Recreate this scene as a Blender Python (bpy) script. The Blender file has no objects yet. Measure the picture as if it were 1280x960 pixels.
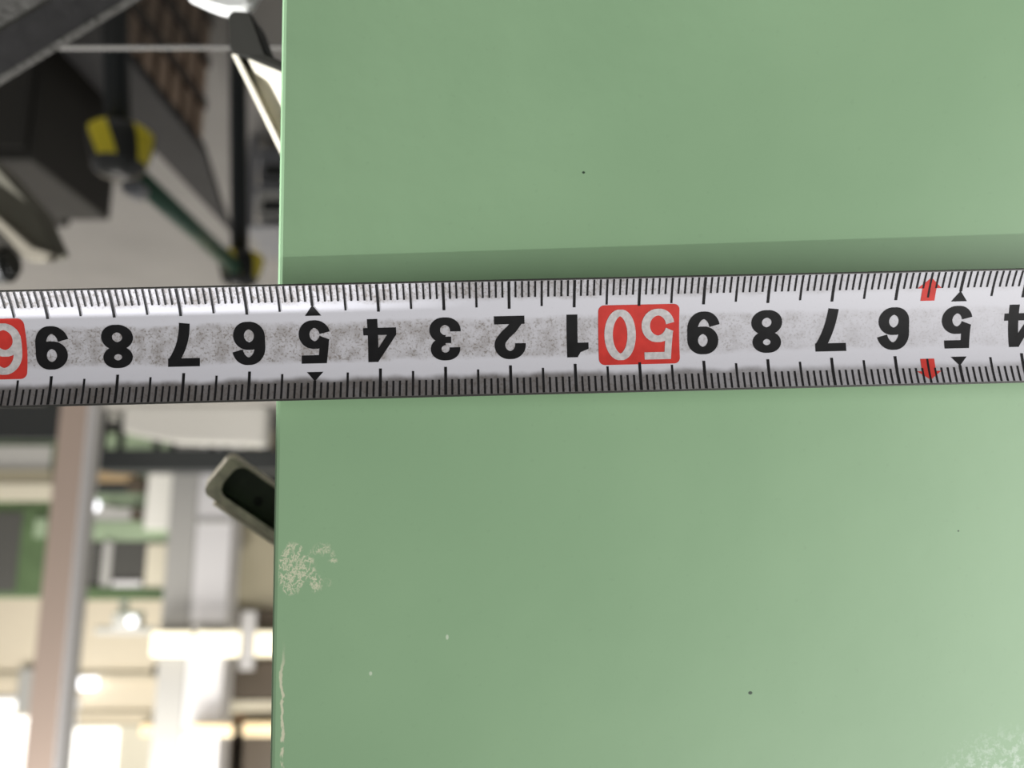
import bpy, bmesh, math, random
from mathutils import Vector, Matrix, Euler
random.seed(7)
S = bpy.context.scene
COL = S.collection
R = math.radians

# ------------------------------------------------------------------ camera
# The photographer held the phone upside down: the picture's top is the world's down.
EYE = Vector((0, 0, 1.25)); PITCH = R(10.5); FPX = 1004.0
cd = bpy.data.cameras.new('camera'); cam = bpy.data.objects.new('camera', cd); COL.objects.link(cam)
cam.location = EYE
cam.rotation_euler = (-(math.pi/2 - PITCH), 0, math.pi)
cd.sensor_width = 36; cd.lens = 36*FPX/1280; cd.clip_start = .01; cd.clip_end = 100
cd.dof.use_dof = True; cd.dof.focus_distance = .1235; cd.dof.aperture_fstop = 14.5
S.camera = cam

# ------------------------------------------------------------------ world, lights, exposure
w = bpy.data.worlds.new('hall_light'); S.world = w; w.use_nodes = True
bg = w.node_tree.nodes['Background']; bg.inputs[0].default_value = (1.0, .985, .96, 1); bg.inputs[1].default_value = .235
S.view_settings.view_transform = 'Standard'; S.view_settings.look = 'None'
S.view_settings.gamma = 1; S.view_settings.use_curve_mapping = False; S.view_settings.exposure = 0.0

def area(name, loc, target, sx, sy, power, col=(1, 1, 1)):
    l = bpy.data.lights.new(name, 'AREA'); l.shape = 'RECTANGLE'; l.size = sx; l.size_y = sy
    l.energy = power; l.color = col
    o = bpy.data.objects.new(name, l); COL.objects.link(o); o.location = loc
    o.rotation_euler = (Vector(target) - Vector(loc)).to_track_quat('-Z', 'Y').to_euler()
    return o
def tube_light(name, loc, sx, sy, tilt, power, col):
    o = area(name, loc, (loc[0], loc[1]+1, loc[2]-1), sx, sy, power, col); o.rotation_euler = (tilt, 0, 0); return o
tube_light('tube_lamp_above_panel', (-.62, -.52, 1.98), .6, .012, R(45), 4.8, (1, .985, .96))
area('soft_fill_panel', (-.47, -.17, 1.36), (-.06, .13, 1.24), .25, .45, 2.35, (1, .985, .97))  # unseen soft fill added to grade the panel's brightness from side to side
area('ceiling_lamp_near', (1.6, 2.6, 4.6), (1.4, 2.6, 0), 1.4, .5, 7, (1, .97, .93))
area('ceiling_lamp_middle', (2.4, 4.4, 4.9), (3.4, 6.6, 1.4), 2.4, 1.0, 135, (1, .94, .87))
area('ceiling_lamp_far', (5.0, 8.0, 5.4), (5.0, 11.0, 1.6), 5.0, 1.2, 400, (1, .95, .86))
# unseen spot for light from the side, its cone shaped to end along the tape
SP, CP = math.sin(PITCH), math.cos(PITCH)
FWD = Vector((0, CP, -SP)); UPC = Vector((0, SP, CP))
L_ = (Vector((.80, 0, 0)) + UPC*.55 - FWD*.040).normalized()
edge_pt = EYE + Vector((.011, 0, 0)) + FWD*.122 - UPC*.0155
e_p = Vector((-1, 0, 0)); e_p = (e_p - L_*e_p.dot(L_)).normalized()
ax = -L_*math.cos(R(28)) - e_p*math.sin(R(28))
sl_ = bpy.data.lights.new('unseen_side_spot', 'SPOT'); sl_.energy = 230; sl_.spot_size = R(56); sl_.spot_blend = .01; sl_.shadow_soft_size = .008; sl_.color = (.98, .98, 1)
so_ = bpy.data.objects.new('unseen_side_spot', sl_); COL.objects.link(so_); so_.location = edge_pt + L_*1.3
so_.rotation_euler = ax.to_track_quat('-Z', 'Y').to_euler()

# ------------------------------------------------------------------ helpers
def mat(name, col, rough=.5, metal=0, bump=0, bscale=60, var=0, vscale=8, emit=None, estr=0, spec=.5):
    m = bpy.data.materials.new(name); m.use_nodes = True; nt = m.node_tree
    p = nt.nodes['Principled BSDF']
    p.inputs['Base Color'].default_value = (*col, 1); p.inputs['Roughness'].default_value = rough
    p.inputs['Metallic'].default_value = metal; p.inputs['Specular IOR Level'].default_value = spec
    if emit: p.inputs['Emission Color'].default_value = (*emit, 1); p.inputs['Emission Strength'].default_value = estr
    tc = nt.nodes.new('ShaderNodeTexCoord')
    if var:
        n = nt.nodes.new('ShaderNodeTexNoise'); n.inputs['Scale'].default_value = vscale; n.inputs['Detail'].default_value = 5
        nt.links.new(tc.outputs['Object'], n.inputs['Vector'])
        r = nt.nodes.new('ShaderNodeMapRange'); r.inputs[1].default_value = .3; r.inputs[2].default_value = .7
        r.inputs[3].default_value = 1-var; r.inputs[4].default_value = 1+var*.5
        nt.links.new(n.outputs['Fac'], r.inputs[0])
        x = nt.nodes.new('ShaderNodeMix'); x.data_type = 'RGBA'; x.blend_type = 'MULTIPLY'; x.inputs[0].default_value = 1
        x.inputs[6].default_value = (*col, 1); nt.links.new(r.outputs[0], x.inputs[7])
        nt.links.new(x.outputs[2], p.inputs['Base Color'])
    if bump:
        n2 = nt.nodes.new('ShaderNodeTexNoise'); n2.inputs['Scale'].default_value = bscale; n2.inputs['Detail'].default_value = 3
        nt.links.new(tc.outputs['Object'], n2.inputs['Vector'])
        b = nt.nodes.new('ShaderNodeBump'); b.inputs['Strength'].default_value = bump; b.inputs['Distance'].default_value = .002
        nt.links.new(n2.outputs['Fac'], b.inputs['Height']); nt.links.new(b.outputs['Normal'], p.inputs['Normal'])
    return m

class N:
    """small wrapper for building shader maths"""
    def __init__(s, m): s.nt = m.node_tree
    def new(s, t, **k):
        n = s.nt.nodes.new(t)
        for a, b in k.items(): setattr(n, a, b)
        return n
    def put(s, sock, v):
        if isinstance(v, (int, float)): sock.default_value = v
        elif isinstance(v, tuple): sock.default_value = v
        else: s.nt.links.new(v, sock)
    def m(s, op, a, b=0.0, c=0.0):
        n = s.new('ShaderNodeMath', operation=op)
        s.put(n.inputs[0], a); s.put(n.inputs[1], b); s.put(n.inputs[2], c)
        return n.outputs[0]
    def step(s, v, a, b, lo=0.0, hi=1.0):
        n = s.new('ShaderNodeMapRange', interpolation_type='SMOOTHSTEP')
        s.put(n.inputs[0], v); s.put(n.inputs[1], a); s.put(n.inputs[2], b); s.put(n.inputs[3], lo); s.put(n.inputs[4], hi)
        return n.outputs[0]
    def noise(s, vec, scale, detail=4, rough=.55):
        n = s.new('ShaderNodeTexNoise'); s.put(n.inputs['Vector'], vec)
        n.inputs['Scale'].default_value = scale; n.inputs['Detail'].default_value = detail; n.inputs['Roughness'].default_value = rough
        return n.outputs['Fac']
    def mix(s, f, a, b, mode='MIX'):
        n = s.new('ShaderNodeMix', data_type='RGBA', blend_type=mode)
        s.put(n.inputs[0], f); s.put(n.inputs[6], a); s.put(n.inputs[7], b)
        return n.outputs[2]
    def scaled(s, vec, sc):
        n = s.new('ShaderNodeVectorMath', operation='MULTIPLY'); s.put(n.inputs[0], vec); n.inputs[1].default_value = sc
        return n.outputs[0]

def link(o, parent=None, label=None, cat=None, group=None, kind=None):
    COL.objects.link(o)
    if parent: o.parent = parent
    if label: o['label'] = label
    if cat: o['category'] = cat
    if group: o['group'] = group
    if kind: o['kind'] = kind
    return o
def empty(name, loc, label, cat, group=None, rot=None):
    o = bpy.data.objects.new(name, None); o.empty_display_size = .02
    o.location = loc
    if rot: o.rotation_euler = rot
    return link(o, None, label, cat, group)
def obj(name, bm, m, parent=None, smooth=False, keep=False, **k):
    me = bpy.data.meshes.new(name)
    if not keep: bmesh.ops.recalc_face_normals(bm, faces=bm.faces)
    bm.to_mesh(me); bm.free()
    for mm in (m if isinstance(m, (list, tuple)) else [m]): me.materials.append(mm)
    if smooth:
        for p in me.polygons: p.use_smooth = True
    return link(bpy.data.objects.new(name, me), parent, **k)
def bm_box(bm, a, b, bev=0, seg=2):
    r = bmesh.ops.create_cube(bm, size=1)
    a = Vector(a); b = Vector(b)
    for v in r['verts']: v.co = Vector(((a[i]+b[i])/2 + v.co[i]*(b[i]-a[i]) for i in range(3)))
    if bev:
        es = list({e for v in r['verts'] for e in v.link_edges})
        bmesh.ops.bevel(bm, geom=es, offset=bev, segments=seg, affect='EDGES', profile=.5)
    return bm
def box(name, a, b, m, parent=None, bev=0, **k):
    if parent is not None: o = Vector(parent.location); a = Vector(a)-o; b = Vector(b)-o
    return obj(name, bm_box(bmesh.new(), a, b, bev), m, parent, **k)
def bm_tube(bm, p0, p1, r, seg=16, r1=None):
    p0 = Vector(p0); p1 = Vector(p1); d = p1-p0; L = d.length
    q = Vector((0, 0, 1)).rotation_difference(d).to_matrix().to_4x4()
    bmesh.ops.create_cone(bm, cap_ends=True, segments=seg, radius1=r, radius2=r if r1 is None else r1, depth=L,
                          matrix=Matrix.Translation((p0+p1)/2) @ q)
    return bm
def tube(name, p0, p1, r, m, parent=None, seg=16, **k):
    if parent is not None: o = Vector(parent.location); p0 = Vector(p0)-o; p1 = Vector(p1)-o
    ob = obj(name, bm_tube(bmesh.new(), p0, p1, r, seg), m, parent, **k)
    for p in ob.data.polygons: p.use_smooth = len(p.vertices) == 4
    return ob
def prism(name, pts, depth_vec, m, parent, bev=0, **k):
    """closed solid: outline pts (world) pushed along depth_vec"""
    o = Vector(parent.location) if parent is not None else Vector()
    bm = bmesh.new(); dv = Vector(depth_vec); n = len(pts)
    a = [bm.verts.new(Vector(p)-o) for p in pts]; b = [bm.verts.new(Vector(p)-o+dv) for p in pts]
    bm.faces.new(a); bm.faces.new(b[::-1])
    for i in range(n): bm.faces.new((a[i], b[i], b[(i+1) % n], a[(i+1) % n]))
    bmesh.ops.recalc_face_normals(bm, faces=bm.faces)
    if bev: bmesh.ops.bevel(bm, geom=bm.edges[:], offset=bev, segments=2, affect='EDGES')
    return obj(name, bm, m, parent, **k)
def spot(px, py, Y):
    """world point at distance Y that was measured at (px, py) in the photograph"""
    a = (px-640)/FPX; b = (py-480)/FPX
    d = Vector((-a, CP + b*SP, -SP + b*CP))
    return EYE + d*(Y/d.y)
def far_box(name, px0, px1, py0, py1, Y, depth, m, parent=None, bev=0, floor=False, **k):
    p = spot(px0, py0, Y); q = spot(px1, py1, Y)
    z0, z1 = sorted((p.z, q.z)); x0, x1 = sorted((p.x, q.x))
    if floor: z0 = 0
    return box(name, (x0, Y, z0), (x1, Y+depth, z1), m, parent, bev, **k)

# ------------------------------------------------------------------ materials
M = {}
M['concrete'] = mat('concrete', (.365, .352, .335), .55, var=.12, vscale=2.5, bump=.1, bscale=20)
M['cream_wall'] = mat('cream_wall', (.80, .72, .58), .7, var=.05, vscale=.8)
M['cream_paint'] = mat('cream_paint', (.72, .68, .56), .45, var=.08, vscale=60)
M['old_cream'] = mat('old_cream', (.60, .55, .43), .6, var=.35, vscale=350, bump=.3, bscale=900)
M['dark_green'] = mat('dark_green', (.075, .095, .06), .45, var=.3, vscale=150)
M['pipe_green'] = mat('pipe_green', (.05, .13, .085), .35)
M['black_rubber'] = mat('black_rubber', (.02, .021, .018), .6)
M['olive_black'] = mat('olive_black', (.009, .009, .006), .55)
M['dark_post'] = mat('dark_post', (.012, .016, .018), .4)
M['dark_steel'] = mat('dark_steel', (.045, .043, .043), .5, metal=.2, var=.25, vscale=180, bump=.15, bscale=1500)
M['grey_steel'] = mat('grey_steel', (.13, .125, .115), .5, var=.2, vscale=60, bump=.2, bscale=400)
M['charcoal'] = mat('charcoal', (.021, .021, .024), .6, var=.2, vscale=12)
M['dark_cabinet'] = mat('dark_cabinet', (.058, .055, .048), .6, var=.12, vscale=9)
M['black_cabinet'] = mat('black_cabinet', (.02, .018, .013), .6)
M['wood'] = mat('wood', (.44, .32, .235), .7, var=.3, vscale=14)
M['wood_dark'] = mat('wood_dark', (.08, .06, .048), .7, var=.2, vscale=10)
M['white_plastic'] = mat('white_plastic', (.92, .92, .88), .4)
M['grey_plastic'] = mat('grey_plastic', (.36, .37, .40), .5)
M['edge_grey'] = mat('edge_grey', (.13, .125, .115), .5)
M['olive_arm'] = mat('olive_arm', (.15, .142, .108), .55, var=.12, vscale=30)
M['beige_edge'] = mat('beige_edge', (.22, .20, .155), .5)
M['warm_lit_paint'] = mat('warm_lit_paint', (.62, .50, .43), .6)  # warm light on the column's front put into its paint colour
M['white_paint'] = mat('white_paint', (.80, .80, .83), .4)
M['grey_paint'] = mat('grey_paint', (.46, .46, .45), .5)
M['machine_green'] = mat('machine_green', (.10, .16, .075), .5, var=.25, vscale=3)
M['machine_side'] = mat('machine_side', (.045, .047, .045), .55)
M['pale_green'] = mat('pale_green', (.34, .44, .30), .5, var=.15, vscale=3)
M['machine_dark'] = mat('machine_dark', (.035, .04, .042), .5)
M['window_dark'] = mat('window_dark', (.09, .09, .085), .15)
M['brown_dark'] = mat('brown_dark', (.09, .07, .05), .6)
M['tan'] = mat('tan', (.50, .36, .20), .6)
M['orange_brown'] = mat('orange_brown', (.42, .22, .10), .6)
M['beige_box'] = mat('beige_box', (.50, .46, .34), .6)
M['lit_window'] = mat('lit_window', (.9, .9, .88), .5, emit=(1, .97, .90), estr=1.6)
M['lamp_glow'] = mat('lamp_glow', (.9, .85, .7), .5, emit=(1, .90, .66), estr=1.35)
M['lamp_warm'] = mat('lamp_warm', (.9, .75, .5), .5, emit=(1, .72, .38), estr=.75)
M['lamp_white'] = mat('lamp_white', (.9, .9, .95), .5, emit=(.95, .96, 1), estr=2.2)

# tinted see-through acrylic sheet
m = bpy.data.materials.new('smoked_acrylic'); m.use_nodes = True; M['smoked_acrylic'] = m
g = N(m); nt = m.node_tree; nt.nodes.remove(nt.nodes['Principled BSDF'])
t = g.new('ShaderNodeBsdfTransparent'); t.inputs[0].default_value = (.80, .80, .79, 1)
d_ = g.new('ShaderNodeBsdfGlossy'); d_.inputs[0].default_value = (.7, .7, .7, 1); d_.inputs[1].default_value = .15
x = g.new('ShaderNodeMixShader'); x.inputs[0].default_value = .05
nt.links.new(t.outputs[0], x.inputs[1]); nt.links.new(d_.outputs[0], x.inputs[2])
nt.links.new(x.outputs[0], nt.nodes['Material Output'].inputs[0])

# yellow and black hazard tape wrapped in a zigzag
m = mat('hazard_tape', (.6, .5, .04), .45); M['hazard_tape'] = m; g = N(m); p = m.node_tree.nodes['Principled BSDF']
tc = g.new('ShaderNodeTexCoord'); sx = g.new('ShaderNodeSeparateXYZ'); g.put(sx.inputs[0], tc.outputs['Object'])
ang = g.m('ARCTAN2', sx.outputs[1], sx.outputs[0])
k = g.m('ADD', g.m('MULTIPLY', ang, 4/(2*math.pi)), g.m('MULTIPLY', sx.outputs[2], 6.5))
f = g.m('FRACT', g.m('ADD', k, 10.18))
g.put(p.inputs['Base Color'], g.mix(g.step(f, .49, .51), (.82, .68, .03, 1), (.018, .018, .017, 1)))

# green painted sheet: even paint with soft unevenness, chips at the edge, a few specks
m = mat('green_paint', (.33, .52, .33), .42); M['green_paint'] = m; g = N(m); nt = m.node_tree; p = nt.nodes['Principled BSDF']
tc = g.new('ShaderNodeTexCoord'); oc = tc.outputs['Object']; sx = g.new('ShaderNodeSeparateXYZ'); g.put(sx.inputs[0], oc)
X, Y_, Z = sx.outputs
base = g.mix(g.step(g.noise(oc, 22, 3), .3, .7), (.268, .432, .252, 1), (.292, .462, .272, 1))
base = g.mix(g.m('MULTIPLY', g.step(g.noise(oc, 900, 3), .60, .75), .12), base, (.18, .27, .17, 1))
def blob(cx, cz, rx, rz, soft=.4):
    dx = g.m('DIVIDE', g.m('SUBTRACT', X, cx), rx); dz = g.m('DIVIDE', g.m('SUBTRACT', Z, cz), rz)
    return g.step(g.m('ADD', g.m('POWER', dx, 2.0), g.m('POWER', dz, 2.0)), 1.0, soft)
chip_area = g.m('ADD', g.m('MAXIMUM', blob(-.0032, .0288, .0030, .0058, .2), g.m('MULTIPLY', blob(-.0078, .0285, .0040, .0060, .2), .74)),
                g.m('MULTIPLY', blob(-.004, .044, .006, .020, .3), .45))
warped = g.noise(g.scaled(oc, (1.3, 1, 1)), 720, 6, .7)
line = g.m('SUBTRACT', .038, g.m('ABSOLUTE', g.m('SUBTRACT', warped, .5)))
chips = g.m('MULTIPLY', g.step(line, 0, .02), g.step(g.m('MULTIPLY', chip_area, g.noise(oc, 260, 3)), .34, .46))
wob = g.m('MULTIPLY', g.m('SUBTRACT', g.noise(oc, 260, 4), .5), .0022)
edge = g.m('MULTIPLY', g.step(g.m('ABSOLUTE', g.m('ADD', g.m('ADD', X, .0019), wob)), .00034, .00012), g.m('MULTIPLY', g.step(Z, .040, .047), g.step(g.noise(oc, 330, 3), .40, .47)))
chips = g.m('MAXIMUM', chips, edge)
scuff_glare = g.m('MULTIPLY', blob(-.122, .0655, .018, .013, .0), g.step(g.noise(oc, 800, 5, .7), .47, .62))  # pale lamp glare on the scuffed corner, painted into the colour
dark = 0.0
for (sx_, sz_, r_) in ((-.0766, .0486, .00042), (-.0483, -.0346, .0003), (-.1105, .0222, .0002)):
    dark = g.m('MAXIMUM', dark, blob(sx_, sz_, r_, r_*.8, .3))
light = g.m('MAXIMUM', blob(-.0277, .0398, .00028, .0005, .3), blob(-.0157, .0456, .0003, .0004, .3))
col = g.mix(g.m('MULTIPLY', chips, .85), base, (.72, .70, .52, 1))
col = g.mix(g.m('MULTIPLY', scuff_glare, .55), col, (.72, .80, .74, 1))
col = g.mix(dark, col, (.03, .06, .035, 1)); col = g.mix(light, col, (.55, .66, .5, 1))
g.put(p.inputs['Base Color'], col)
b1 = g.new('ShaderNodeBump'); b1.inputs['Strength'].default_value = .08; b1.inputs['Distance'].default_value = .0004
g.put(b1.inputs['Height'], g.m('ADD', g.noise(oc, 160, 4), g.m('MULTIPLY', chips, -1.5))); g.put(p.inputs['Normal'], b1.outputs[0])

# tape: white lacquer, worn and dirty along the middle and the two flanges
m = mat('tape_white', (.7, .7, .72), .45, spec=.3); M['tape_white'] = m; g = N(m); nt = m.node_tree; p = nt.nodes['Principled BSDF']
tc = g.new('ShaderNodeTexCoord'); oc = tc.outputs['Object']; sx = g.new('ShaderNodeSeparateXYZ'); g.put(sx.inputs[0], oc)
X, Y_, Z = sx.outputs
az = g.m('ABSOLUTE', Z)
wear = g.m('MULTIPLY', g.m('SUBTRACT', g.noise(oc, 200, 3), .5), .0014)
mid = g.step(g.m('ADD', az, wear), .0034, .0024)
rim = g.step(g.m('ADD', az, wear), .0054, .0064)
zone = g.m('MAXIMUM', mid, rim)
along = g.step(X, -.085, .03, .30, 1.0)
zone = g.m('MULTIPLY', zone, along)
sp1 = g.step(g.noise(oc, 2600, 3, .6), .50, .68)
sp2 = g.step(g.noise(oc, 4200, 2, .6), .64, .72)
cloud = g.step(g.noise(oc, 420, 4), .38, .66)
dirt = g.m('ADD', g.m('MULTIPLY', zone, g.m('ADD', .24, g.m('MULTIPLY', g.m('ADD', g.m('MULTIPLY', sp1, .62), g.m('MULTIPLY', cloud, .40)), .9))),
           g.m('MULTIPLY', sp2, g.m('ADD', .10, g.m('MULTIPLY', zone, .4))))
dirt = g.m('MINIMUM', dirt, .9)
flange_shade = g.m('MULTIPLY', g.step(g.m('ADD', Z, wear), .0050, .0062), g.step(X, -.10, .02, .25, .80))  # shade of the upper flange painted into the colour, deeper towards high X
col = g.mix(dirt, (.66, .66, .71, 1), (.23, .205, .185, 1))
g.put(p.inputs['Base Color'], g.mix(flange_shade, col, (.085, .075, .068, 1)))
M['tape_edge'] = mat('tape_edge', (.05, .05, .045), .45, metal=.3)
M['tape_back'] = mat('tape_back', (.45, .43, .36), .4)
M['print_black'] = mat('print_black', (.010, .010, .011), .6, var=.3, vscale=500, spec=.2)
m = mat('print_red', (.62, .045, .035), .55, var=.15, vscale=500, spec=.25); M['print_red'] = m
M['print_white'] = mat('print_white', (.60, .58, .58), .4, var=.22, vscale=1500)

# ------------------------------------------------------------------ the setting
o = obj('floor', bm_box(bmesh.new(), (-9, -6, -.2), (12, 15, 0)), M['concrete'], label='light grey concrete factory floor', kind='structure')
o = obj('wall_back', bm_box(bmesh.new(), (-9, 13.0, 0), (12, 13.25, 6.5)), M['cream_wall'], label='cream painted wall at the far end of the hall', kind='structure')
WB = o
for i, (py, h) in enumerate(((846, .10), (893, .06))):
    z = spot(100, py, 12.9).z
    box('wall_rail', (2.6, 12.9, z-h/2), (9.5, 13.0, z+h/2), mat('rail_paint_%d' % i, (.62, .56, .44), .6), WB)
# bright window beside the column
far = spot(-60, 870, 12.98); near_ = spot(88, 1010, 12.98)
wo = empty('window_1', (min(far.x, near_.x), 12.97, far.z), 'bright window in the far cream wall beside the pink column', 'window'); wo['kind'] = 'structure'; del wo['category']
box('window_frame', (near_.x, 12.93, far.z), (far.x, 12.995, near_.z), M['white_paint'], wo)
n = 3
for i in range(n):
    a = near_.x + (far.x-near_.x)*(i+.04)/n; b = near_.x + (far.x-near_.x)*(i+.96)/n
    box('pane', (a, 12.915, far.z+.06), (b, 12.93, near_.z-.06), M['lit_window'], wo)
wo2p = spot(92, 905, 12.98); wo2q = spot(205, 1010, 12.98)
wo2 = empty('window_2', (wo2q.x, 12.97, wo2p.z), 'bright window in the far wall between the two columns', 'window'); wo2['kind'] = 'structure'; del wo2['category']
box('window_frame', (wo2q.x, 12.93, wo2p.z), (wo2p.x, 12.995, wo2q.z), M['cream_paint'], wo2)
box('pane', (wo2q.x+.75, 12.915, wo2p.z+.05), (wo2p.x-.05, 12.93, wo2q.z-.05), M['lit_window'], wo2)

# ------------------------------------------------------------------ green panel
def RX(a): return Matrix.Rotation(a, 4, 'X')
def RY(a): return Matrix.Rotation(a, 4, 'Y')
def RZ(a): return Matrix.Rotation(a, 4, 'Z')
loc = EYE + Vector((.03735, 0, 0)) + FWD*.1266
bm = bmesh.new(); bm_box(bm, (-.62, 0, -1.246), (0, .016, .34), .0009, 3)
gm = empty('green_machine', (-.28, .45, 0), 'pale green painted machine whose chipped-edged steel front lies behind the measuring tape', 'machine')
panel = obj('front_panel', bm, M['green_paint'], gm)
panel.matrix_basis = Matrix.Translation(-gm.location) @ Matrix.Translation(loc) @ RX(-PITCH) @ RZ(R(-2.2)) @ RY(R(.9))
box('machine_body', (-.60, .225, 0), (.022, .80, 1.48), M['machine_side'], gm, .004)

# ------------------------------------------------------------------ measuring tape
tape = empty('measuring_tape', (0, 0, 0), 'white steel measuring tape with black centimetre numbers stretched across the green panel', 'tape measure')
tloc = EYE + Vector((.00033, 0, 0)) + FWD*.1242 + UPC*(-.0072)
tape.matrix_world = Matrix.Translation(tloc) @ RX(-PITCH) @ RZ(R(-1.25)) @ RY(R(-1.39)) @ RX(R(-4))
HALF = .0088; SAG = .0022; NROW = 44
ROWS = [-HALF + 2*HALF*i/NROW for i in range(NROW+1)]
def dish(z): return -SAG*(z/HALF)**2          # flanges curl towards the viewer (-Y)
S0, S1 = -.32, .33
bm = bmesh.new()
xs = [S0, -.2, -.1, -.05, 0, .05, .1, .2, S1]
rows = [-HALF, -HALF+.00028] + ROWS[1:-1] + [HALF-.00028, HALF]
TH = .00013
fr = [[bm.verts.new((x, dish(z), z)) for z in rows] for x in xs]
bk = [[bm.verts.new((x, dish(z)+TH, z)) for z in rows] for x in xs]
nr = len(rows)
for i in range(len(xs)-1):
    for j in range(nr-1):
        f1 = bm.faces.new((fr[i][j], fr[i+1][j], fr[i+1][j+1], fr[i][j+1])); f1.material_index = 1 if j in (0, nr-2) else 0
        f2 = bm.faces.new((bk[i][j], bk[i][j+1], bk[i+1][j+1], bk[i+1][j])); f2.material_index = 2
    for j in (0, nr-1):
        f3 = bm.faces.new((fr[i][j], fr[i+1][j], bk[i+1][j], bk[i][j])); f3.material_index = 1
for i in (0, len(xs)-1):
    for j in range(nr-1): bm.faces.new((fr[i][j], fr[i][j+1], bk[i][j+1], bk[i][j])).material_index = 1
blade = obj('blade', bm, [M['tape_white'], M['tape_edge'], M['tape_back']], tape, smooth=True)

def poly(bm, pts, flip=False):
    return bm.faces.new([bm.verts.new((x, 0, z)) for x, z in pts])
def printed(name, bm, m, lift=3e-5, **k):
    """wrap flat artwork (x, z) onto the curved blade"""
    zs = [v.co.z for v in bm.verts]; lo, hi = min(zs), max(zs)
    for z in ROWS:
        if lo < z < hi:
            bmesh.ops.bisect_plane(bm, geom=bm.verts[:]+bm.edges[:]+bm.faces[:], plane_co=(0, 0, z), plane_no=(0, 0, 1), dist=1e-7)
    lv = bm.verts.layers.float.get('step')
    for v in bm.verts: v.co.y = dish(v.co.z) - lift - (v[lv] if lv else 0)
    for f in bm.faces:
        f.normal_update()
        if f.normal.y > 0: f.normal_flip()
    return obj(name, bm, m, tape, keep=True, **k)

# numerals are drawn as broad pen strokes in a cell one unit high
def arc(cx, cy, rx, ry, a0, a1, n=22):
    return [(cx+rx*math.cos(R(a0+(a1-a0)*i/n)), cy+ry*math.sin(R(a0+(a1-a0)*i/n))) for i in range(n+1)]
def bez(p0, p1, p2, n=12):
    return [tuple((1-t)**2*p0[i]+2*t*(1-t)*p1[i]+t*t*p2[i] for i in (0, 1)) for t in [q/n for q in range(n+1)]]
def ribbon(pts, h, thin=.74):
    closed = math.hypot(pts[0][0]-pts[-1][0], pts[0][1]-pts[-1][1]) < 1e-6
    q = []; n = len(pts)
    for i, (x, y) in enumerate(pts):
        if closed: a = pts[(i-1) % (n-1)]; b = pts[(i+1) % (n-1)]
        else: a = pts[max(i-1, 0)]; b = pts[min(i+1, n-1)]
        dx, dy = b[0]-a[0], b[1]-a[1]; L = math.hypot(dx, dy) or 1
        k = h*(thin + (1-thin)*abs(dy)/L)
        q.append(((x-dy/L*k, y+dx/L*k), (x+dy/L*k, y-dx/L*k)))
    return [[[q[i][0], q[i+1][0], q[i+1][1], q[i][1]] for i in range(len(q)-1)]]
def rect(x0, y0, x1, y1): return [[[(x0, y0), (x1, y0), (x1, y1), (x0, y1)]]]
def glyph(c, t=.118):
    """strokes of a numeral: a list of pieces, each a list of polygons"""
    e = t; v = t*.74            # distance of the stroke centre from the cell's sides, from its top and bottom
    if c == '0': return ribbon(arc(.33, .5, .33-e, .5-v, 0, 360, 40), t), .66
    if c == '1': return rect(.26, 0, .50, 1) + [[[(.02, .66), (.27, .66), (.27, .84), (.02, .81)], [(.02, .81), (.27, .84), (.27, 1), (.20, .88)]]], .66
    if c == '2': return ribbon([(e, .64)] + arc(.345, .68, .345-e, .32-v, 180, -35, 24) + [(.43, .42), (.30, .30), (.16, .10)], t, .80) + rect(.02, 0, .69, .19), .70
    if c == '3': return ribbon([(.015+e, .70)] + arc(.34, .735, .325-e, .265-v, 180, -90), t) + ribbon(arc(.34, .295, .345-e, .295-v, 90, -180) + [(-.005+e, .33)], t) + rect(.21, .525-.075, .36, .525+.075), .69
    if c == '4': return rect(.40, 0, .625, 1) + rect(0, .205, .72, .375) + [[[(0, .37), (.20, .37), (.44, .74), (.44, 1), (.41, 1)]]], .72
    if c == '5': return (rect(.09, 1-1.62*t, .64, 1) + [[[(.03, .44), (.03+1.7*t, .46), (.09+1.6*t, 1), (.09, 1)]]]
                         + ribbon(arc(.345, .33, .345-e, .33-v, 162, -171, 28), t)), .69
    if c == '6': return (ribbon(arc(.345, .325, .345-e, .325-v, 0, 360, 32), t)
                         + ribbon([(e, .325)] + arc(.365, .60, .365-e, .40-v, 180, 22, 20) + [(.73-e-.005, .67)], t)), .69
    if c == '7': return rect(0, .81, .69, 1) + ribbon(bez((.58, .88), (.34, .52), (.29, 0), 14), t*.98, .9), .69
    if c == '8': return ribbon(arc(.345, .75, .32-e, .25-v, 0, 360, 30), t) + ribbon(arc(.345, .288, .345-e, .288-v, 0, 360, 32), t), .69
    if c == '9':
        g6, w6 = glyph('6', t)
        return [[[(w6-x, 1-y) for x, y in q] for q in pc] for pc in g6], w6
def draw(c, cx, z0, h, t, sx, m, lift, **k):
    """one numeral as one mesh, wrapped on the blade; overlapping strokes are stepped by a hair so that they do not fight"""
    pieces, w = glyph(c, t); bm = bmesh.new(); lv = bm.verts.layers.float.new('step')
    for i, pc in enumerate(pieces):
        for q in pc:
            f = poly(bm, [(cx + (x-w/2)*h*sx, z0 + y*h) for x, y in q])
            for v in f.verts: v[lv] = i*3e-6
    return printed('numeral', bm, m, lift, **k)

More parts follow.
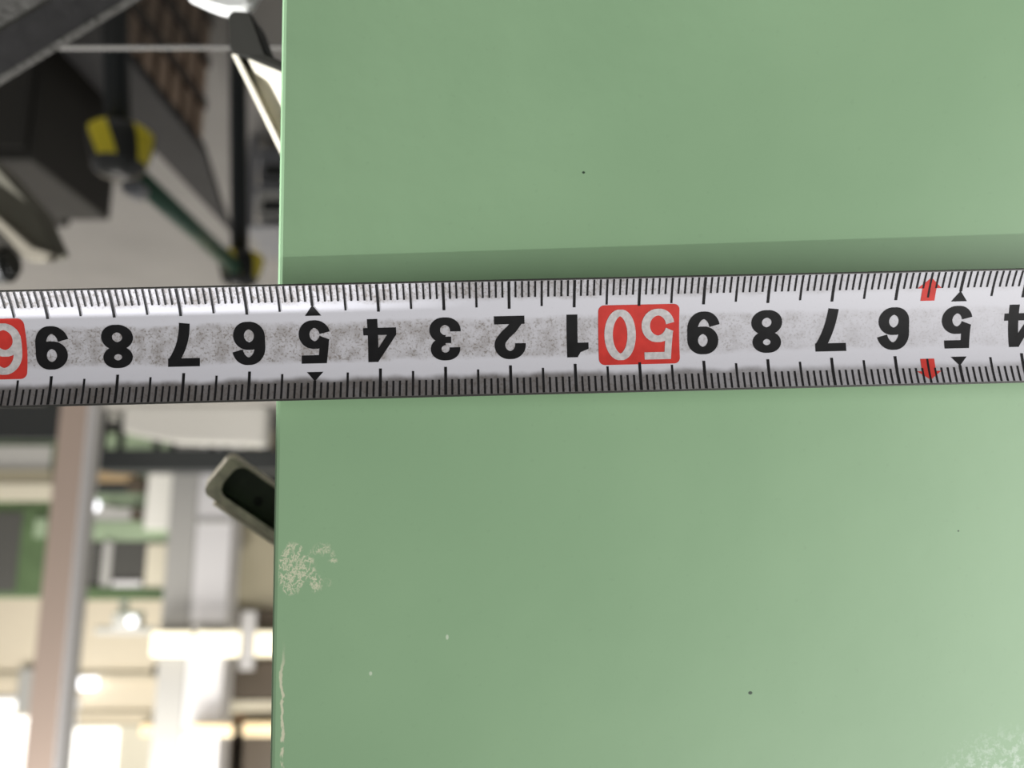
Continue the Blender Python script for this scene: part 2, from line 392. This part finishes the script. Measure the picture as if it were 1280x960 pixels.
def X_of(n): return (n-52)*.01
ticks = bmesh.new()
def tick(x, z0, z1, wd):
    poly(ticks, [(x-wd/2, z0), (x+wd/2, z0), (x+wd/2, z1), (x-wd/2, z1)])
DZ = .0000
for k in range(195, 860):
    x = (k-520)*.001
    if not S0+.001 < x < S1-.001: continue
    if k % 10 == 0: up, lo, wd = .0043, .0044, .00042
    elif k % 5 == 0: up, lo, wd = .0048, .0047, .00032
    else: up, lo, wd = .0062, .0061, .00029
    if k % 100 == 50: up, lo = .0059, .0055
    tick(x, up, HALF-.00032, wd); tick(x, -HALF+.00032, -lo, wd)
printed('graduation_marks', ticks, M['print_black'], 5e-5, kind='stuff')
for n in range(19, 86):
    x = X_of(n)
    if not S0+.006 < x < S1-.006: continue
    if n % 10 == 0:
        bm = bmesh.new(); hw, z0, z1, r = .0063, -.0046, .0046, .0009
        c = [(hw-r, z1-r, 0), (-hw+r, z1-r, 90), (-hw+r, z0+r, 180), (hw-r, z0+r, 270)]
        poly(bm, [(x+cx+r*math.cos(R(a+q*18)), cz+r*math.sin(R(a+q*18))) for cx, cz, a in c for q in range(6)])
        plate = printed('decade_plate', bm, M['print_red'], 3e-5, label='red rounded block behind the white number %d' % n)
        for c, cx in ((str(n)[0], -.0030), (str(n)[1], .0029)):
            draw(c, x+cx, -.0039, .0078, .088, .95, M['print_white'], 6e-5, label='white numeral %s on red' % c).parent = plate
    else:
        draw(str(n % 10), x, -.0033, .0066, .118, 1.06, M['print_black'], 4e-5)
    if n % 10 == 5:
        for b_, a_ in ((.0046, .0060), (-.0040, -.0056)):
            bm = bmesh.new(); poly(bm, [(x-.00125, b_), (x+.00125, b_), (x, a_)])
            printed('pointer_triangle', bm, M['print_black'], 4e-5)
xa = X_of(45.5)
for s, e0, e1, e2 in ((1, .0048, .0067, .0080), (-1, .0042, .0061, .0077)):
    bm = bmesh.new()
    poly(bm, [(xa-.0011, s*e0), (xa+.0011, s*e0), (xa+.0011, s*e1), (xa-.0011, s*e1)])
    poly(bm, [(xa-.0019, s*e1), (xa+.0019, s*e1), (xa, s*e2)])
    printed('arrow_mark', bm, M['print_red'], 3e-5, label='small red arrow pointing to the edge of the blade')

# ------------------------------------------------------------------ things just behind the panel
# open channel end, cream rim and dark green inside
d = .185
def near(px, py, dd): return EYE + Vector((-(px-640)/FPX, 0, 0))*dd + FWD*dd + UPC*((py-480)/FPX*dd)
c0 = near(272, 590, d)
ch = empty('channel_bracket', c0, 'worn cream-edged steel channel with dark green inside sticking out beside the panel', 'bracket')
e1 = (Vector((-.77, 0, 0)) + UPC*.64 + FWD*.30).normalized()     # along the channel, in behind the panel
e2 = (Vector((.62, 0, 0)) + UPC*.80 - FWD*.18).normalized(); e2 = (e2 - e1*e2.dot(e1)).normalized()
e3 = e1.cross(e2).normalized()
if e3.dot(FWD) < 0: e3 = -e3
def ch_pt(a, b, c): return e1*a + e2*b + e3*c
def rrect(x0, x1, y0, y1, r, n=5):
    c = [(x1-r, y1-r, 0), (x0+r, y1-r, 90), (x0+r, y0+r, 180), (x1-r, y0+r, 270)]
    return [(cx+r*math.cos(R(a+q*90/n)), cy+r*math.sin(R(a+q*90/n))) for cx, cy, a in c for q in range(n+1)]
out = rrect(0, .079, -.0048, .0056, .0018); inn = rrect(.0026, .077, -.0044, .0037, .0026)
bm = bmesh.new(); nn = len(out)
A = [bm.verts.new(ch_pt(a, b, 0)) for a, b in out]; B = [bm.verts.new(ch_pt(a, b, 0)) for a, b in inn]
C = [bm.verts.new(ch_pt(a, b, .009)) for a, b in out]
for i in range(nn):
    j = (i+1) % nn
    bm.faces.new((A[i], A[j], B[j], B[i])); bm.faces.new((A[i], C[i], C[j], A[j]))
bm.faces.new(C)
rim_ = obj('rim', bm, M['old_cream'], ch)
bm = bmesh.new()
B = [bm.verts.new(ch_pt(a, b, .0001)) for a, b in inn]; D = [bm.verts.new(ch_pt(a, b, .0075)) for a, b in inn]
for i in range(nn): bm.faces.new((B[i], B[(i+1) % nn], D[(i+1) % nn], D[i]))
bm.faces.new(D)
obj('channel_inside', bm, M['dark_green'], ch, label='dark green inside of the channel')
bm = bmesh.new(); bm_tube(bm, ch_pt(.0125, .0012, .0078), ch_pt(.0125, .0012, .0068), .0011, 12)
obj('rivet', bm, M['black_rubber'], ch)
bm = bmesh.new(); 
for q in ((.002, .0062), (.010, .0069), (.030, .0069), (.060, .0066)): pass
bm_box(bm, (0, 0, 0), (1, 1, 1))
for v in bm.verts: v.co = ch_pt(.004+.05*v.co.x, .0062+.0007*v.co.y, .002+.003*v.co.z)
obj('lower_lip', bm, M['cream_paint'], ch, label='bright lower lip of the channel')

# folded cream guard with a black corner cap
d = .20
base = near(292, 68, d)
gd = empty('sheet_guard', base, 'cream folded sheet metal guard with black corner cap above the tape', 'guard')
def npoly(pts, dd): return [near(x, y, dd) for x, y in pts]
def gpoly(pts, dd): return [near(x, y, dd - (x-290)*.00022) for x, y in pts]   # the guard leans towards the viewer behind the panel
prism('plate', gpoly([(307, 72), (400, 110), (400, 290)], d), FWD*.004, M['cream_paint'], gd, .0003)
prism('edge_strip', gpoly([(288, 66), (297, 66), (402, 278), (396, 286)], d-.004), FWD*.010, M['cream_paint'], gd, .0004)
prism('top_strip', gpoly([(308, 71), (400, 108), (400, 132), (318, 90)], d-.003), FWD*.0026, M['cream_paint'], gd, .0003)
prism('corner_cap', gpoly([(285, 18), (290, 13), (312, 14), (331, 66), (402, 100), (402, 109), (308, 71), (299, 70), (287, 62)], d-.0045), FWD*.012, M['olive_black'], gd, .0004,
      label='black rubber cap on the guard corner')
bm = bmesh.new(); bm_tube(bm, near(385, 140, d-.016)-gd.location, near(385, 140, .1440)-gd.location, .003, 12)
obj('mounting_stud', bm, M['dark_steel'], gd)
# white handle end
pts = [(228, -8), (262, 8), (283, 14), (300, 13), (311, 8), (317, -8)]
wh = empty('white_grip', near(280, 0, .26), 'bright white rounded grip above the black corner cap', 'grip')
prism('grip_body', npoly(pts + [(345, -40), (560, -125), (560, -175), (330, -90), (240, -60)], .26), FWD*.006, M['white_plastic'], wh, .0012)
# smoked acrylic sheet, its upper edge shows as a thin pale line
q = npoly([(70, 58), (352, 57), (580, 57), (580, -60), (70, -60)], .33)
ac = empty('acrylic_sheet', q[0], 'smoked see-through acrylic sheet with a thin pale top edge', 'sheet')
prism('sheet', q, FWD*.003, M['smoked_acrylic'], ac)
prism('sheet_edge', npoly([(70, 57), (580, 56), (580, 58), (70, 59)], .33), FWD*.0029, M['edge_grey'], ac, label='pale edge of the sheet')
# dark bar crossing the corner
d = .24
br = empty('steel_bar', near(0, 70, d), 'dark grained steel bar crossing the corner above the acrylic sheet', 'bar')
prism('web', npoly([(-120, 110), (-120, 171), (570, -251), (570, -304)], d), FWD*.0025, M['dark_steel'], br, .0003)
prism('bright_edge', npoly([(-120, 167), (-120, 173), (570, -249), (570, -255)], d-.0006), FWD*.0025, M['grey_steel'], br, .0002, label='paler edge of the bar')
prism('upper_plate', npoly([(-120, -20), (-120, 104), (570, -251), (570, -330)], d+.002), FWD*.010, M['grey_steel'], br, .0003)
prism('groove', npoly([(-120, 100), (-120, 114), (570, -245), (570, -255)], d+.001), FWD*.006, M['black_rubber'], br)
# slanted arm at the rim of the picture
d = .55
ar = empty('slanted_arm', near(40, 300, d), 'olive grey slanted arm with beige lip ending over the bare floor', 'arm')
prism('arm_plate', npoly([(-125, 105), (-125, 230), (-80, 270), (0, 270), (55, 322), (68, 316), (44, 262), (0, 212)], d), FWD*.02, M['olive_arm'], ar, .001)
prism('beige_lip', npoly([(-80, 215), (-80, 240), (0, 288), (32, 325), (58, 326), (66, 316), (40, 308), (0, 272)], d-.008), FWD*.01, M['beige_edge'], ar, .001, label='beige lip of the arm')
bm = bmesh.new()
a_, b_ = near(-112, 336, d) - ar.location, near(18, 330, d) - ar.location
bm_tube(bm, a_, b_, .0125, 20)
bmesh.ops.bevel(bm, geom=[e for e in bm.edges if e.is_boundary is False and e.calc_face_angle(0) > 1], offset=.004, segments=3, affect='EDGES')
obj('knob', bm, M['black_rubber'], ar, smooth=False, label='black rubber knob under the arm')

pt = near(-118, 350, d) + FWD*.012; 
tube('stand_post', (pt.x, pt.y, 0), (pt.x, pt.y, pt.z), .011, M['dark_post'], ar)
box('stand_foot', (pt.x-.07, pt.y-.07, 0), (pt.x+.07, pt.y+.07, .008), M['dark_post'], ar, .002)

# ------------------------------------------------------------------ guard rail on two posts with hazard caps
T1 = Vector((.446, .85, .829)); T2 = Vector((.447, 1.264, .829)); B1 = Vector((.549, .85, 0)); B2 = Vector((.506, 1.264, 0))
gr = empty('guard_rail', (.52, 1.05, 0), 'green pipe guard rail on two dark posts with yellow black caps', 'guard rail')
tube('rail', T1+Vector((0, .02, .005)), T2, .0125, M['pipe_green'], gr, 20)
tube('rail_end', T1+Vector((0, .03, .022)), T1+Vector((0, .055, .020)), .011, M['grey_plastic'], gr, 16)
for T, B, r in ((T1, B1, .0142), (T2, B2, .0142)):
    tube('post', B, T - (T-B).normalized()*.02, r, M['dark_post'], gr, 20)
    box('foot_plate', B-Vector((.06, .06, 0)), B+Vector((.06, .06, .008)), M['dark_post'], gr, .002)
    up = (T-B).normalized()
    bm = bmesh.new(); prof = [(.0, -.030), (.032, -.030), (.037, -.025), (.036, -.015), (.029, .010)]
    def lathe(bm, prof, seg=28):
        prev = None
        rings = []
        for r_, z_ in prof:
            rings.append([bm.verts.new((r_*math.cos(2*math.pi*i/seg), r_*math.sin(2*math.pi*i/seg), z_)) for i in range(seg)] if r_ > 0 else [bm.verts.new((0, 0, z_))])
        for a, b in zip(rings, rings[1:]):
            for i in range(seg):
                j = (i+1) % seg
                if len(a) == 1: bm.faces.new((a[0], b[j], b[i]))
                elif len(b) == 1: bm.faces.new((a[i], a[j], b[0]))
                else: bm.faces.new((a[i], a[j], b[j], b[i]))
    lathe(bm, prof)
    cp = obj('cap_wrap', bm, M['hazard_tape'], gr, smooth=True, label='yellow and black hazard tape around the post top')
    cp.location = T - gr.location
    bm = bmesh.new(); lathe(bm, [(.029, .010), (.028, .016), (.022, .022), (.012, .026), (0, .027)])
    dm = obj('cap_dome', bm, M['black_rubber'], gr, smooth=True, label='dark domed top of the cap'); dm.location = T - gr.location
    dm.data.materials[0] = M['cap_black'] if 'cap_black' in M else M.setdefault('cap_black', mat('cap_black', (.05, .052, .05), .22))

# ------------------------------------------------------------------ slatted bench on the floor
sb = empty('slatted_bench', (.80, 1.5, 0), 'low charcoal topped bench with brown wooden slats under its edge', 'bench')
bt = .35
prism('bench_top', [(.741, .95, bt), (.741, 1.80, bt), (.858, 2.32, bt), (.858, .95, bt)], (0, 0, -.025), M['charcoal'], sb, .002)
for i in range(12):
    y = 1.0 + i*.068
    box('slat', (.744, y, .02), (.758, y+.042, bt-.026), M['wood'], sb, .002)
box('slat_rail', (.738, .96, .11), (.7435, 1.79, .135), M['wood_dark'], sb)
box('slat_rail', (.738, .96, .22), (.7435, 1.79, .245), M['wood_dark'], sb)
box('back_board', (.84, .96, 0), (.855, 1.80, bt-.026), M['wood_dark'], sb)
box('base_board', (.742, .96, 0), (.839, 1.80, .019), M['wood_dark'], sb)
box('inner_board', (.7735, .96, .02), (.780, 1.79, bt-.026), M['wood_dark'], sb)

# ------------------------------------------------------------------ dark cabinets on the floor
c1 = empty('floor_cabinet', (1.02, 1.6, 0), 'dark grey steel cabinet standing on the floor behind the hazard cap', 'cabinet')
box('cabinet_body', (.93, 1.45, .03), (1.10, 1.76, .54), M['dark_cabinet'], c1, .006)
dr = box('cabinet_door', (.94, 1.436, .05), (1.09, 1.4495, .52), M['dark_cabinet'], c1, .003)
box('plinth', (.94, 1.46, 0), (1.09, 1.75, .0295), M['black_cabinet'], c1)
box('handle', (1.06, 1.425, .36), (1.07, 1.4355, .44), M['grey_steel'], c1, .001).parent = dr
c2 = empty('floor_cabinet', (1.33, 1.6, 0), 'brown-black cabinet beside the dark grey one under the slanted arm', 'cabinet')
box('cabinet_body', (1.17, 1.45, .03), (1.62, 1.95, .56), M['dark_cabinet'], c2, .006)
box('cabinet_door', (1.18, 1.436, .05), (1.61, 1.4495, .54), M['dark_cabinet'], c2, .003)
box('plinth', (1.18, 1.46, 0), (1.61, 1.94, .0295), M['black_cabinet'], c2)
tr = box('gap_shade', (1.105, 1.50, 0), (1.165, 1.9, .50), M['black_cabinet'], None, .002, label='black block painting in the dark gap between the two dark cabinets', cat='gap shade')  # dark of the gap between the cabinets, put in as a black block

# ------------------------------------------------------------------ low rack with crates by the far post
rk = empty('low_rack', (.6, 2.5, 0), 'low grey rack with two shelves on the floor past the far post', 'rack')
for x_ in (.32, .83):
    for y_ in (2.4, 2.66): box('upright', (x_-.012, y_-.012, 0), (x_+.012, y_+.012, .30), M['grey_plastic'], rk)
for z_ in (.05, .17, .30): box('shelf', (.30, 2.385, z_-.006), (.845, 2.68, z_+.008), M['grey_plastic'], rk, .002)
for z_, mm, lab in ((.0585, 'grey_plastic', 'grey open bin on the lower shelf of the low rack'), (.1785, 'white_plastic', 'white open bin on the upper shelf of the low rack')):
    x_ = .67
    cr = empty('parts_bin', (x_+.07, 2.5, z_), lab, 'bin', 'bins on the low rack')
    box('bin_body', (x_, 2.40, z_), (x_+.14, 2.62, z_+.085), M[mm], cr, .004)
    box('bin_opening', (x_+.02, 2.395, z_+.035), (x_+.12, 2.3995, z_+.072), M['machine_dark'], cr)

# ------------------------------------------------------------------ columns
c = empty('steel_column', (3.2, 5.95, 0), 'pinkish beige square column with white side, nearest the camera', 'column')
box('column_body', (3.10, 5.8, 0), (3.30, 6.03, 6), M['warm_lit_paint'], c, .004)
box('side_light_strip', (3.085, 5.805, 0), (3.0995, 5.91, 6), M['white_paint'], c, .002, label='white strip painting the differently lit side of the column')  # strip added to paint the whiter light on the column's side
box('side_strip', (3.092, 5.92, 0), (3.0995, 6.025, 6), M['grey_paint'], c, label='grey strip along the column side')
box('base_plate', (3.04, 5.75, 0), (3.36, 6.09, .02), M['grey_paint'], c)
p0 = spot(242, 700, 9.0); p1 = spot(207, 700, 9.0); p2 = spot(287, 700, 9.0)
c = empty('grey_column', ((p0.x+p1.x)/2, 9.2, 0), 'flat grey square column farther back, joined by a white duct', 'column')
box('column_body', (p0.x+.004, 9.0, 0), (p1.x, 9.35, 6), M['grey_paint'], c, .004)
box('base_plate', (p0.x+.004, 8.95, 0), (p1.x+.05, 9.4, .02), M['grey_paint'], c)
c = empty('wall_duct', ((p0.x+p2.x)/2, 9.2, 0), 'tall white square duct beside the flat grey column', 'duct')
box('duct_body', (p2.x, 9.0, 0), (p0.x-.004, 9.35, 6), M['white_paint'], c, .01)
for z_ in (1.1, 2.2, 3.3): box('duct_seam', (p2.x-.012, 8.988, z_), (p0.x-.005, 8.9995, z_+.05), M['grey_paint'], c)

# ------------------------------------------------------------------ far machines
# low conveyor with a white tray before it
cv = empty('low_conveyor', (3.9, 8.4, 0), 'low dark conveyor frame with a long bed behind the white tray', 'conveyor')
xa_, xb_ = spot(352, 560, 8.2).x, spot(116, 560, 8.2).x
zlo, zhi = spot(200, 561, 8.2).z, spot(200, 588, 8.2).z
box('conveyor_bed', (xa_-.5, 8.2, zlo), (xb_, 8.75, zhi), M['machine_dark'], cv, .01)
for i in range(5):
    x_ = xa_-.4 + (xb_-xa_+.35)*i/4
    box('leg', (x_-.03, 8.25, 0), (x_+.03, 8.31, zlo), M['machine_dark'], cv)
    box('leg', (x_-.03, 8.64, 0), (x_+.03, 8.70, zlo), M['machine_dark'], cv)
box('lower_rail', (xa_-.5, 8.33, .10), (xb_, 8.36, .16), M['machine_dark'], cv)
t0, t1 = spot(330, 545, 7.9), spot(152, 545, 7.9)
ty = empty('floor_tray', ((t0.x+t1.x)/2, 7.7, 0), 'long bright white tray lying on the floor before the conveyor', 'tray')
zt = spot(240, 557, 7.9).z
prism('tray_body', [(t0.x, 7.9, .0), (t0.x, 7.9, zt), (t1.x-.5, 7.9, zt-.03), (t1.x, 7.9, zt-.13), (t1.x, 7.9, 0)], (0, .22, 0), M['white_plastic'], ty, .02)
# dark skid on the left
sk = empty('machine_skid', (4.4, 7.6, 0), 'dark low steel skid on the floor left of the pink column', 'skid')
q0, q1 = spot(70, 545, 7.6), spot(-40, 545, 7.6); zz = spot(30, 549, 7.6).z
box('skid_beam', (q0.x, 7.6, .03), (q1.x, 7.75, zz), M['machine_dark'], sk, .01)
for x_ in (q0.x+.05, q1.x-.15): box('skid_foot', (x_, 7.62, 0), (x_+.1, 7.73, .0295), M['machine_dark'], sk)
# machine on the left of the column
def machine(name, label, x0, x1, Yf, Yb, ztop, parts, body):
    o = empty(name, ((x0+x1)/2, (Yf+Yb)/2, 0), label, 'machine')
    box('machine_body', (x0, Yf, .06), (x1, Yb, ztop), body, o, .03)
    for x_ in (x0+.05, x1-.17):
        for y_ in (Yf+.05, Yb-.17): box('machine_foot', (x_, y_, 0), (x_+.12, y_+.12, .0595), M['machine_dark'], o)
    for nm, px0, px1, py0, py1, out_, mm in parts:
        q = far_box(nm, px0, px1, py0, py1, Yf-out_, out_-.002, mm, o, .004)
        if nm == 'window_panel': wp = q
        if nm == 'window_bar': q.parent = wp
    return o
L0, L1 = spot(62, 700, 9.6), spot(-70, 700, 9.6)
machine('machine_tool', 'green machine with dark panels and beige bed left of the pink column', L0.x, L1.x, 9.6, 11.2, spot(30, 748, 9.6).z,
        [('bed_rail', -70, 64, 604, 626, .10, M['cream_paint']), ('lower_panel', -70, 60, 557, 602, .03, M['grey_paint']), ('chip_guard', -70, 62, 588, 603, .06, M['beige_box']),
         ('dark_panel', -40, 18, 640, 740, .03, M['window_dark']), ('lamp_cover', 44, 56, 648, 672, .06, M['pale_green']), ('green_door', 22, 56, 634, 742, .02, M['machine_green'])], M['machine_green'])
R0, R1 = spot(214, 700, 9.6), spot(100, 700, 9.6)
machine('machine_tool', 'pale green machine with dark window between the two columns', R0.x, R1.x, 9.6, 11.2, spot(150, 735, 9.6).z,
        [('window_panel', 100, 182, 677, 733, .03, M['window_dark']), ('white_cover', 186, 226, 588, 662, .09, M['white_plastic']),
         ('tan_part', 122, 168, 588, 602, .09, M['tan']), ('dark_recess', 104, 186, 602, 617, .03, M['machine_dark']), ('brown_valve', 160, 178, 598, 616, .12, M['brown_dark']),
         ('brown_valve', 164, 174, 636, 650, .12, M['brown_dark']), ('green_ledge', 100, 214, 735, 750, .06, M['machine_green']), ('green_band', 100, 212, 652, 676, .025, M['pale_green']),
         ('steel_plate', 110, 182, 635, 650, .04, M['grey_paint']), ('side_cover', 184, 206, 680, 735, .05, M['cream_paint']), ('window_bar', 130, 136, 677, 733, .045, M['grey_paint']),
         ('steel_plate', 140, 176, 726, 734, .05, M['white_paint'])], M['pale_green'])
# inspection lamp on top of the machine
lp = empty('work_lamp', (spot(160, 775, 10.2).x, 10.3, spot(150, 748, 10.2).z), 'grey work lamp with glaring white spot above the pale green machine', 'lamp')
far_box('lamp_housing', 140, 172, 765, 786, 10.2, .2, M['grey_paint'], lp, .03)
far_box('lamp_arm', 118, 192, 784, 793, 10.25, .08, M['grey_paint'], lp, .02)
far_box('lamp_neck', 150, 158, 745, 766, 10.3, .06, M['grey_paint'], lp, .01)
cpt = spot(165, 776, 10.15) - lp.location
bm = bmesh.new(); bmesh.ops.create_uvsphere(bm, u_segments=20, v_segments=12, radius=.06, matrix=Matrix.Translation(cpt))
obj('bulb', bm, M['lamp_white'], lp, smooth=True)
sp_ = spot(117, 632, 9.1)
sl = empty('signal_lamp', sp_, 'small round white lamp shining just beside the pink column', 'lamp')
bm = bmesh.new(); bmesh.ops.create_uvsphere(bm, u_segments=20, v_segments=12, radius=.07)
obj('bulb', bm, M['lamp_white'], sl, smooth=True)
tube('lamp_bracket', sp_+Vector((0, .06, 0)), sp_+Vector((0, .47, 0)), .02, M['grey_paint'], sl)

# cabinets seen beside the panel edge
cb = empty('tall_locker', (spot(325, 700, 10.0).x, 10.2, 0), 'tall beige locker with dark shelf openings near the panel edge', 'locker')
xr0, xr1 = spot(420, 700, 10.0).x, spot(291, 700, 10.0).x
box('locker_body', (xr0, 10.0, 0), (xr1, 10.5, 5.2), M['beige_box'], cb, .01)
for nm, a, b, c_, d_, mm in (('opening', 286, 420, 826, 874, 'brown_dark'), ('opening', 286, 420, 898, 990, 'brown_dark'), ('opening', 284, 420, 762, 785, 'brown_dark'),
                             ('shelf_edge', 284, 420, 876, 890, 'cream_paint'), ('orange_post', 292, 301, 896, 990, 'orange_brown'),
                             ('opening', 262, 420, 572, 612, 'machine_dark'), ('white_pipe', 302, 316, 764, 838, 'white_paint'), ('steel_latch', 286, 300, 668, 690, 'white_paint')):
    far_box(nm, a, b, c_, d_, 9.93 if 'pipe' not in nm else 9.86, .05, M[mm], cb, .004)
# light fittings in warm rows
for i, (a, b, y0, y1, Y, mm, lab) in enumerate(((190, 236, 790, 820, 8.86, 'lamp_glow', 'wide warm glowing light fitting before the flat grey column'),
        (246, 298, 790, 820, 8.86, 'lamp_glow', 'wide warm glowing light fitting before the white duct'),
        (320, 420, 790, 820, 9.78, 'lamp_glow', 'warm glowing light fitting beside the panel edge'),
        (176, 208, 906, 920, 12.7, 'lamp_warm', 'dim orange light strip on the far wall left of the grey column'),
        (236, 290, 906, 920, 8.86, 'lamp_warm', 'dim orange light strip before the white duct'),
        (304, 420, 904, 920, 9.80, 'lamp_warm', 'dim orange light strip in the locker beside the panel edge'))):
    p = spot(a, y0, Y); q = spot(b, y1, Y)
    lf = empty('light_fitting', ((p.x+q.x)/2, Y, p.z), lab, 'light fitting', 'warm light fittings in the hall')
    far_box('diffuser', a, b, y0, y1, Y, .05, M[mm], lf, .01)
    far_box('housing', a-1, b+1, y0-1, y1+1, Y+.051, .05 if Y < 12 else .24, M['cream_paint'], lf, .01)
# small things on the far wall
far_box('wall_switch', 190, 208, 832, 846, 12.82, .1, M['brown_dark'], None, .02, label='small brown switch box on the wall left of the grey column', cat='switch')
far_box('wall_plate', 96, 118, 848, 862, 12.8, .1, M['lamp_white'], None, .01, label='small bright lit plate on the far wall right of the pink column', cat='lamp')
far_box('wall_box', 24, 42, 836, 892, 12.8, .15, M['grey_paint'], None, .02, label='narrow grey box on the far wall left of the warm-lit column', cat='box')
